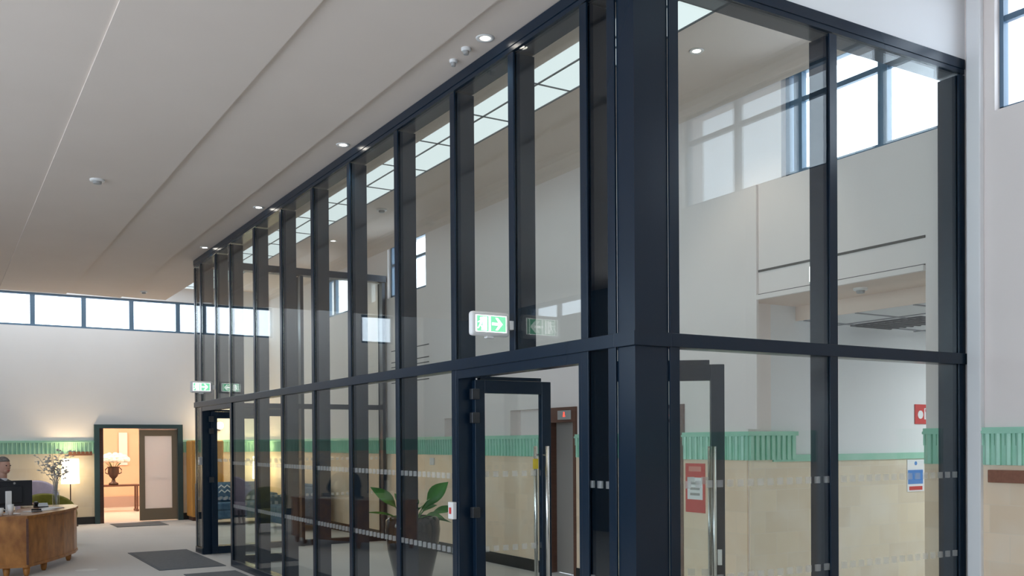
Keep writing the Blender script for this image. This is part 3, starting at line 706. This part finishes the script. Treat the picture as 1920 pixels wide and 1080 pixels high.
# ================================================================== FLOOR MATS
def floormat(label, x0, x1, y0, y1):
    t = thing('floor_mat', label, 'mat', ((x0+x1)/2, (y0+y1)/2, 0))
    link('pile', MB().box(x0, x1, y0, y1, .001, .012, .003), MATG, t)
    m_ = MB(); e = .03
    m_.box(x0-e, x1+e, y0-e, y0, .001, .008); m_.box(x0-e, x1+e, y1, y1+e, .001, .008); m_.box(x0-e, x0, y0, y1, .001, .008); m_.box(x1, x1+e, y0, y1, .001, .008)
    link('edging', m_, MATG, t)
floormat('dark grey entrance mat outside the far doorway of the screen', -.90, -.10, 8.7, 11.0)
floormat('grey mat on the floor in front of the far wall door', -.30, .62, 15.9, 16.8)
tag(link('floor_strip', MB().box(-.75, -.10, 6.6, 8.1, .001, .010, .003), MATG), 'narrow dark mat strip along the foot of the long screen', 'mat')
tag(link('floor_marking', MB().lathe([(.0001, .0005), (.14, .0005), (.14, .002), (.0001, .002)], (-1.72, 9.30, 0), 24), TREADW), 'small white round marking on the carpet by the desk', 'marking')

# ================================================================== RECEPTION DESK
t = thing('reception_desk', 'curved burl walnut reception desk on short feet at lower left', 'desk', (-2.6, 10.2, 0))
outer = [(-2.98, 9.12), (-2.43, 9.02), (-2.14, 9.50), (-1.89, 10.0), (-1.71, 10.45), (-1.63, 10.85), (-1.66, 11.25)]
inner = [(-2.35, 11.25), (-2.32, 10.9), (-2.42, 10.5), (-2.58, 10.1), (-2.75, 9.78), (-2.96, 9.78)]
def inset(pts, d):
    c = Vector((sum(q[0] for q in pts)/len(pts), sum(q[1] for q in pts)/len(pts))); return [(q[0]+(c.x-q[0])*d, q[1]+(c.y-q[1])*d) for q in pts]
foot = outer+inner
back = [(-1.82, 11.2), (-1.80, 10.87), (-1.87, 10.5), (-2.04, 10.08), (-2.28, 9.6), (-2.50, 9.18), (-2.96, 9.27)]
front = [(x+(-.02 if x > -2.2 else 0), y+.012) for x, y in outer]
link('body', MB().prism(front+back, .13, .725), BURL, t)
link('desk_top', MB().prism(foot, .725, .76), BURL, t)
link('plinth_moulding', MB().prism([(x+(-.008 if x > -2.2 else 0), y+.004) for x, y in outer]+back, .115, .15), BURL, t)
m_ = MB(); m_.box(-2.443, -2.417, 9.012, 9.03, .15, .725); link('corner_bead', m_, DARKW, t)
for x, y in ((-2.44, 9.10), (-2.20, 9.60), (-1.80, 10.55), (-1.77, 10.85), (-2.66, 9.14), (-2.90, 9.19), (-1.74, 11.15)):
    link('foot', MB().lathe([(.022, 0), (.035, .03), (.045, .12), (.0001, .12)], (x, y, 0), 12), BURL, t, True)
# things on the desk
t = thing('monitor', 'dark computer monitor seen from behind on the reception desk', 'monitor', (-2.62, 9.50, .76), local=True)
link('screen_case', MB().box(-.29, .29, -.02, .02, .10, .43, .008), BLACKP, t)
link('rear_bulge', MB().box(-.17, .17, -.05, -.02, .14, .36, .012), BLACKP, t)
link('maker_mark', MB().lathe([(.0001, 0), (.014, 0), (.014, .001), (.0001, .001)], (.08, -.0215, .395), 12, 'y'), GREYP, t)
link('stand', MB().box(-.035, .035, -.085, -.052, .01, .30, .005), WHITE, t)
link('stand_base', MB().box(-.12, .12, -.16, .06, 0, .012, .004), WHITE, t)
t.rotation_euler.z = cr(8)
def cup(label, x, y, h, r):
    t = thing('cup', label, 'cup', (x, y, .76), 'white cups beside the monitor', local=True)
    link('cup_body', MB().lathe([(r*.7, 0), (r, h), (r*.9, h), (r*.6, .008), (.0001, .008)], n=20), WHITE, t, True)
    link('cup_handle', MB().tube([(r*.9, 0, h*.8), (r*1.6, 0, h*.7), (r*1.6, 0, h*.35), (r*.8, 0, h*.25)], .006), WHITE, t, True)
cup('white mug on the desk at the left edge beside the monitor', -2.72, 9.22, .10, .045)
cup('taller white cup standing just left of the monitor stand', -2.60, 9.26, .14, .04)
t = thing('paper_stack', 'loose white papers on the curved desk top by the vase', 'papers', (-2.05, 10.3, .76))
link('sheet', MB().prism([(-2.15, 9.95), (-1.99, 10.1), (-2.1, 10.32), (-2.3, 10.2)], .7605, .766), PAPER, t)
link('sheet', MB().prism([(-2.05, 10.2), (-1.86, 10.4), (-1.98, 10.62), (-2.17, 10.45)], .7605, .770), PAPER, t)
link('sheet', MB().prism([(-2.3, 9.7), (-2.17, 9.8), (-2.3, 10.02), (-2.42, 9.92)], .7605, .764), PAPER, t)
t = thing('desk_phone', 'dark desk telephone on the papers left of the vase', 'telephone', (-2.12, 10.7, .76))
link('phone_body', MB().extr([(10.62, .761), (10.80, .761), (10.80, .82), (10.62, .78)], 0, -2.22, -2.04), BLACKP, t)
link('handset', MB().box(-2.215, -2.165, 10.63, 10.79, .805, .845, .012), BLACKP, t)
t = thing('stapler', 'small black stapler on the desk between papers and monitor', 'stapler', (-2.27, 9.72, .766))
link('stapler_base', MB().box(-2.33, -2.2, 9.70, 9.74, .767, .777, .003), BLACKP, t); link('stapler_arm', MB().box(-2.33, -2.21, 9.703, 9.737, .783, .805, .006), BLACKP, t)
link('stapler_pin', MB().box(-2.33, -2.315, 9.708, 9.732, .776, .784), STEEL, t)
VX, VY = -1.93, 10.78
t = thing('vase', 'clear glass vase at the right end of the reception desk', 'vase', (VX, VY, .76))
link('vase_body', MB().lathe([(.04, .7605), (.045, .77), (.048, .96), (.055, 1.0), (.05, 1.0), (.043, .96), (.04, .775), (.0001, .775)], (VX, VY, 0), 24), CLEARV, t, True)
t = thing('branch_arrangement', 'silvery twigs with pale leaves standing in the clear vase', 'plant', (VX, VY, .78))
m_ = MB(); tips = []
for k in range(20):
    a = random.uniform(0, 6.28); sp = random.uniform(.08, .25); h = random.uniform(.28, .62)
    b = Vector((VX, VY, .785)); e = Vector((VX+sp*math.cos(a), VY+sp*math.sin(a), .95+h)); md = b.lerp(e, .45)+Vector((0, 0, .07)); md.x = VX+(md.x-VX)*.35; md.y = VY+(md.y-VY)*.35
    m_.tube([b, md, e], [.004, .0035, .002], 5)
    for q in range(5):
        f = random.uniform(.25, 1); s0 = md.lerp(e, f); s1 = s0+Vector((random.uniform(-.1, .1), random.uniform(-.1, .1), random.uniform(-.02, .09))); m_.tube([s0, s1], [.002, .0015], 4); tips.append((s0, s1))
link('twigs', m_, SILVERB, t)
m_ = MB()
for s0, s1 in tips:
    for q in range(3):
        c = s0.lerp(s1, random.uniform(.4, 1.05)); m_.ball(c, random.uniform(.010, .019), (1, 1, .6), 6)
o = link('blossoms', m_, mat('pale silver leaf', (.62, .60, .55), .5), t); o['kind'] = 'stuff'

# ------------------------------------------------------------------ seated receptionist (only head and shoulder show)
def skin_mesh(name, chain, edges, m, parent, sub=2):
    me = bpy.data.meshes.new(name); me.from_pydata([Vector(c[:3]) for c in chain], edges, []); me.materials.append(m)
    o = bpy.data.objects.new(name, me); C.objects.link(o); o.parent = parent
    sm = o.modifiers.new('skin', 'SKIN'); sm.use_smooth_shade = True
    for i, c in enumerate(chain):
        me.skin_vertices[0].data[i].radius = (c[3], c[4] if len(c) > 4 else c[3]); me.skin_vertices[0].data[i].use_root = (i == 0)
    sb = o.modifiers.new('sub', 'SUBSURF'); sb.levels = sub; sb.render_levels = sub
    return o
t = thing('person', 'seated person with grey hair in dark suit behind the monitor at left edge', 'person', (-2.60, 11.15, 0), local=True)
ch = [(0, 0, .60, .15, .12), (0, 0, .78, .145, .11), (0, -.01, .95, .165, .11), (0, -.01, 1.08, .13, .09), (0, -.02, 1.17, .055), (0, -.035, 1.25, .055),          # 0-5 trunk, neck
      (-.19, -.01, 1.07, .065), (-.27, -.10, .88, .048), (-.16, -.33, .82, .036), (-.12, -.40, .815, .028),                    # left arm
      (.19, -.01, 1.07, .065), (.27, -.10, .88, .048), (.16, -.33, .82, .036), (.12, -.40, .815, .028),                      # right arm
      (-.10, -.02, .58, .09), (-.12, -.44, .56, .065), (-.12, -.46, .10, .042), (-.12, -.56, .05, .035),
      (.10, -.02, .58, .09), (.12, -.44, .56, .065), (.12, -.46, .10, .042), (.12, -.56, .05, .035)]
ed = [(0, 1), (1, 2), (2, 3), (3, 4), (4, 5), (3, 6), (6, 7), (7, 8), (8, 9), (3, 10), (10, 11), (11, 12), (12, 13), (0, 14), (14, 15), (15, 16), (16, 17), (0, 18), (18, 19), (19, 20), (20, 21)]
body = skin_mesh('suit', ch, ed, SUIT, t)
m_ = MB(); m_.ball((0, -.05, 1.345), .098, (.80, 1.0, 1.22), 24); m_.ball((0, -.10, 1.285), .05, (1, .9, .9), 14)
m_.extr([(-.135, 1.33), (-.172, 1.318), (-.14, 1.308), (-.12, 1.34), (-.138, 1.372)], 0, -.012, .012)
for q in (-1, 1): m_.ball((q*.08, -.045, 1.34), .026, (.35, .7, 1.15), 10)
m_.tube([(0, -.025, 1.14), (0, -.04, 1.30)], [.058, .052], 14)
hd = link('head', m_, SKIN, t, True)
for q in (-1, 1): link('eye', MB().ball((q*.034, -.142, 1.355), .011, (1, .6, .7), 10), BLACKP, hd)
link('mouth', MB().box(-.024, .024, -.152, -.14, 1.278, 1.284, .002), RED, hd)
m_ = MB(); g = bmesh.ops.create_uvsphere(m_.b, u_segments=24, v_segments=14, radius=.108)
bmesh.ops.scale(m_.b, vec=(.84, 1.0, 1.16), verts=m_.b.verts); bmesh.ops.translate(m_.b, vec=(0, -.04, 1.36), verts=m_.b.verts)
dl = [v for v in m_.b.verts if v.co.z < 1.395 and v.co.y < -.075 or v.co.z < 1.36 and v.co.y < -.03 or v.co.z < 1.27]
bmesh.ops.delete(m_.b, geom=dl, context='VERTS'); link('hair', m_, HAIR, t, True, thick=.006)
link('shirt_collar', MB().lathe([(.062, 1.10), (.066, 1.15), (.060, 1.175), (.054, 1.17), (.056, 1.10)], (0, -.025, 0), 20), SHIRT, t, True)
for q in (-1, 1):
    m_ = MB(); m_.ball((q*.10, -.445, .812), .04, (.9, 1.15, .42), 12)
    for f in range(4):
        x = q*.10+(f-1.5)*.019; L_ = (.062, .074, .07, .055)[f]
        m_.tube([(x, -.475, .815), (x, -.475-L_*.5, .818), (x, -.475-L_, .800)], [.0085, .008, .007], 8)
    m_.tube([(q*.07, -.425, .812), (q*.045, -.455, .806), (q*.04, -.485, .80)], [.010, .009, .008], 8)
    link('hand', m_, SKIN, t, True)
t.rotation_euler.z = cr(38)
t = thing('office_chair', 'dark office chair under the seated person at the left edge', 'chair', (-2.60, 11.15, 0), local=True)
link('seat', MB().box(-.24, .24, -.24, .22, .41, .47, .02), BLACKP, t); link('backrest', MB().box(-.21, .21, .17, .22, .58, 1.0, .02), BLACKP, t)
link('gas_column', MB().tube([(0, 0, .1), (0, 0, .41)], .03), STEEL, t); m_ = MB()
for k in range(5): m_.tube([(0, 0, .10), (.27*math.cos(k*1.257), .27*math.sin(k*1.257), .05)], .02)
link('star_base', m_, BLACKP, t)
for k in range(5): link('castor', MB().lathe([(.0001, -.012), (.025, -.012), (.025, .012), (.0001, .012)], (.27*math.cos(k*1.257), .27*math.sin(k*1.257), .0252), 12, 'x'), BLACKP, t)
link('back_bar', MB().tube([(0, .1, .42), (0, .23, .45), (0, .23, .62)], .014), BLACKP, t)
t.rotation_euler.z = cr(38)

# ================================================================== LOUNGE FURNITURE
def tub_chair(label, loc, rz, m, w=.34, h=.84):
    t = thing('tub_chair', label, 'chair', loc, local=True)
    m_ = MB(); n = 20; prof = []
    vs = []
    for i in range(n+1):
        a = math.radians(-20+220*i/n); hh = .55+(h-.55)*max(0, math.sin(math.radians(180*i/n)))**.7
        for r, z in ((w, .18), (w*1.04, hh-.03), (w*.97, hh), (w*.84, hh-.03), (w*.80, .42)): pass
        vs.append([m_.b.verts.new((r*math.cos(a), r*math.sin(a), z)) for r, z in ((w*.92, .16), (w*1.05, hh-.04), (w*.98, hh), (w*.86, hh-.03), (w*.78, .40), (w*.78, .16))])
    for a, b in zip(vs, vs[1:]):
        for k in range(6): m_.b.faces.new((a[k], a[(k+1) % 6], b[(k+1) % 6], b[k]))
    m_.b.faces.new(vs[0]); m_.b.faces.new(vs[-1][::-1])
    link('shell', m_, m, t, True)
    link('seat_cushion', MB().lathe([(.0001, .30), (w*.74, .30), (w*.76, .36), (w*.70, .44), (.0001, .46)], n=24), m, t, True)
    for k in range(4):
        a = .785+k*1.571; link('leg', MB().tube([(w*.5*math.cos(a), w*.5*math.sin(a), .31), (w*.62*math.cos(a), w*.62*math.sin(a), 0.008)], [.018, .012]), DARKW, t)
    t.rotation_euler.z = rz
    return t
tub_chair('olive green tub chair behind the reception desk near the vase', (-1.77, 12.95, 0), cr(20), OLIVE, .36)
tub_chair('lilac upholstered tub chair beyond the desk left of the lamp glow', (-1.80, 15.3, 0), cr(0), LILAC, .36, .98)
def floor_lamp(label, loc, group, power):
    t = thing('floor_lamp', label, 'lamp', loc, group, local=True)
    link('base', MB().lathe([(.0001, 0), (.14, 0), (.14, .02), (.02, .035), (.0001, .035)], n=24), BRONZE, t, True)
    link('stem', MB().tube([(0, 0, .03), (0, 0, 1.12)], .011), BRONZE, t)
    link('lamp_shade', MB().lathe([(.17, .86), (.16, 1.36), (.157, 1.36), (.167, .86)], n=28), LAMPW, t, True)
    l = bpy.data.lights.new('lamp_bulb', 'POINT'); l.energy = power; l.color = (1, .70, .38); l.shadow_soft_size = .06
    o = bpy.data.objects.new('lamp_bulb', l); C.objects.link(o); o.parent = t; o.location = (0, 0, 1.18)
    return t
fl = floor_lamp('glowing floor lamp against the far wall behind the vase', (-1.07, 16.75, 0), 'warm floor lamps', 34)
for lab, lc in (('glowing floor lamp in the far right corner beyond the glass lobby', (2.78, 16.72, 0)),):
    o = copy_tree(fl); o.location = lc; o['label'] = lab
t = thing('wall_lamp', 'bright round globe lamp on the far wall seen through the far doorway', 'lamp', (1.95, FW-.02, 2.0))
link('bracket', MB().box(1.90, 2.0, FW-.04, FW-.0, 1.93, 2.03, .004), BRONZE, t); link('arm', MB().tube([(1.95, FW-.03, 1.98), (1.95, FW-.16, 2.0)], .01), BRONZE, t)
link('globe', MB().ball((1.95, FW-.20, 2.04), .085), LAMPW, t, True)
l = bpy.data.lights.new('globe_bulb', 'POINT'); l.energy = 12; l.color = (1, .8, .5); l.shadow_soft_size = .09
o = bpy.data.objects.new('globe_bulb', l); C.objects.link(o); o.parent = t; o.location = (0, -.36, .04)
def sofa(label, loc, rz, w, group):
    t = thing('sofa', label, 'sofa', loc, group, local=True)
    link('base', MB().box(-w/2, w/2, -.40, .40, .12, .30, .02), BLUEU, t)
    n = 2
    for k in range(n): 
        a = -w/2+.14+k*(w-.28)/n
        link('seat_cushion', MB().box(a+.004, a+(w-.28)/n-.004, -.40, .20, .30, .45, .035), BLUEU, t, True)
        link('back_cushion', MB().box(a+.004, a+(w-.28)/n-.004, .16, .30, .45, .80, .04), BLUEU, t, True)
    link('backrest', MB().box(-w/2, w/2, .28, .42, .12, .84, .03), BLUEU, t)
    for q in (-1, 1): link('arm', MB().box(q*w/2-.0, q*(w/2-.14), -.40, .30, .12, .62, .03), BLUEU, t)
    for x in (-1, 1):
        for y in (-1, 1): link('leg', MB().tube([(x*(w/2-.1), y*.32, .13), (x*(w/2-.09), y*.33, 0)], [.02, .014]), DARKW, t)
    t.rotation_euler.z = rz; return t
s1 = sofa('blue upholstered sofa facing the far doorway of the lobby', (1.95, 15.6, 0), 0, 1.5, 'blue sofas of the far lounge')
s2 = copy_tree(s1); s2.location = (2.55, 13.6, 0); s2.rotation_euler.z = -HP; s2['label'] = 'blue upholstered sofa along the right wall beyond the lobby'
t = thing('cushion', 'blue and white zigzag cushion lying on the facing blue sofa', 'cushion', (1.75, 15.55, .46), local=True)
m_ = MB(); m_.box(-.21, .21, -.055, .055, 0, .38, .05); link('cover', m_, BLUEU, t, True)
m_ = MB()
for k in range(6):
    a = -.18+k*.06; z = .16+.05*(k % 2); z2 = .16+.05*((k+1) % 2)
    for dz in (0, .1): m_.extr([(a, z+dz), (a+.06, z2+dz), (a+.06, z2+dz+.03), (a, z+dz+.03)], 1, -.058, -.054)
link('zigzag_band', m_, PAPER, t); t.rotation_euler = (cr(-14), 0, 0)
# tall cabinet
t = thing('tall_cabinet', 'golden oak tall cabinet standing right of the far door', 'cabinet', (1.60, 16.8, 0))
link('carcass', MB().box(1.26, 1.95, 16.58, 17.06, .08, 1.72, .035), ORANGEW, t)
for a, b in ((1.31, 1.60), (1.61, 1.90)):
    for z0, z1 in ((.18, .80), (.83, 1.62)):
        dd = link('door', MB().box(a, b, 16.562, 16.58, z0, z1, .006), ORANGEW, t); link('knob', MB().ball((b-.03 if a < 1.5 else a+.03, 16.555, (z0+z1)/2), .012), BRONZE, dd)
link('plinth', MB().box(1.30, 1.91, 16.62, 17.04, .0, .08), DARKW, t)
# passage furniture
t = thing('console_table', 'slim dark console table standing in the passage beyond the doorway', 'table', (.35, 20.6, 0))
link('table_top', MB().box(-.22, .92, 20.42, 20.8, .62, .66, .004), DARKW, t)
for x in (-.14, .84):
    for y in (20.47, 20.75): link('leg', MB().box(x-.018, x+.018, y-.018, y+.018, .0, .62), DARKW, t)
    link('foot_rail', MB().box(x-.03, x+.03, 20.4, 20.82, .0, .05, .01), DARKW, t)
UX, UY = .32, 20.6
t = thing('urn', 'dark bronze pedestal urn on the console table', 'urn', (UX, UY, .66))
link('urn_body', MB().lathe([(.11, .66), (.11, .70), (.05, .73), (.035, .80), (.09, .86), (.13, .95), (.125, 1.06), (.15, 1.10), (.14, 1.10), (.10, 1.02), (.0001, 1.0)], (UX, UY, 0), 28), BRONZE, t, True)
for q in (-1, 1): link('handle', MB().tube([(UX+q*.12, UY, .92), (UX+q*.18, UY, .95), (UX+q*.185, UY, 1.03), (UX+q*.14, UY, 1.07)], .012), BRONZE, t, True)
t = thing('flower_arrangement', 'full white flowers spreading from the bronze urn', 'flowers', (UX, UY, 1.05))
m_ = MB()
for k in range(16):
    a = random.uniform(0, 6.28); m_.tube([(UX, UY, 1.02), (UX+.2*math.cos(a), UY+.2*math.sin(a), 1.22)], .004, 5)
link('stems', m_, LEAF, t)
m_ = MB()
for k in range(120):
    a = random.uniform(0, 6.28); r = .36*math.sqrt(random.random()); z = 1.20+.22*math.sqrt(max(0, 1-(r/.37)**2))*random.uniform(.5, 1)
    m_.ball((UX+r*math.cos(a), UY+r*math.sin(a)*.7, z), random.uniform(.045, .075), (1, 1, .75), 8)
o = link('petals', m_, PETAL, t, True); o['kind'] = 'stuff'
tag(link('wall_poster', MB().box(.72, .93, 22.35, 22.358, 1.1, 1.95), PAPER), 'tall white poster on the passage wall behind the flowers', 'poster')
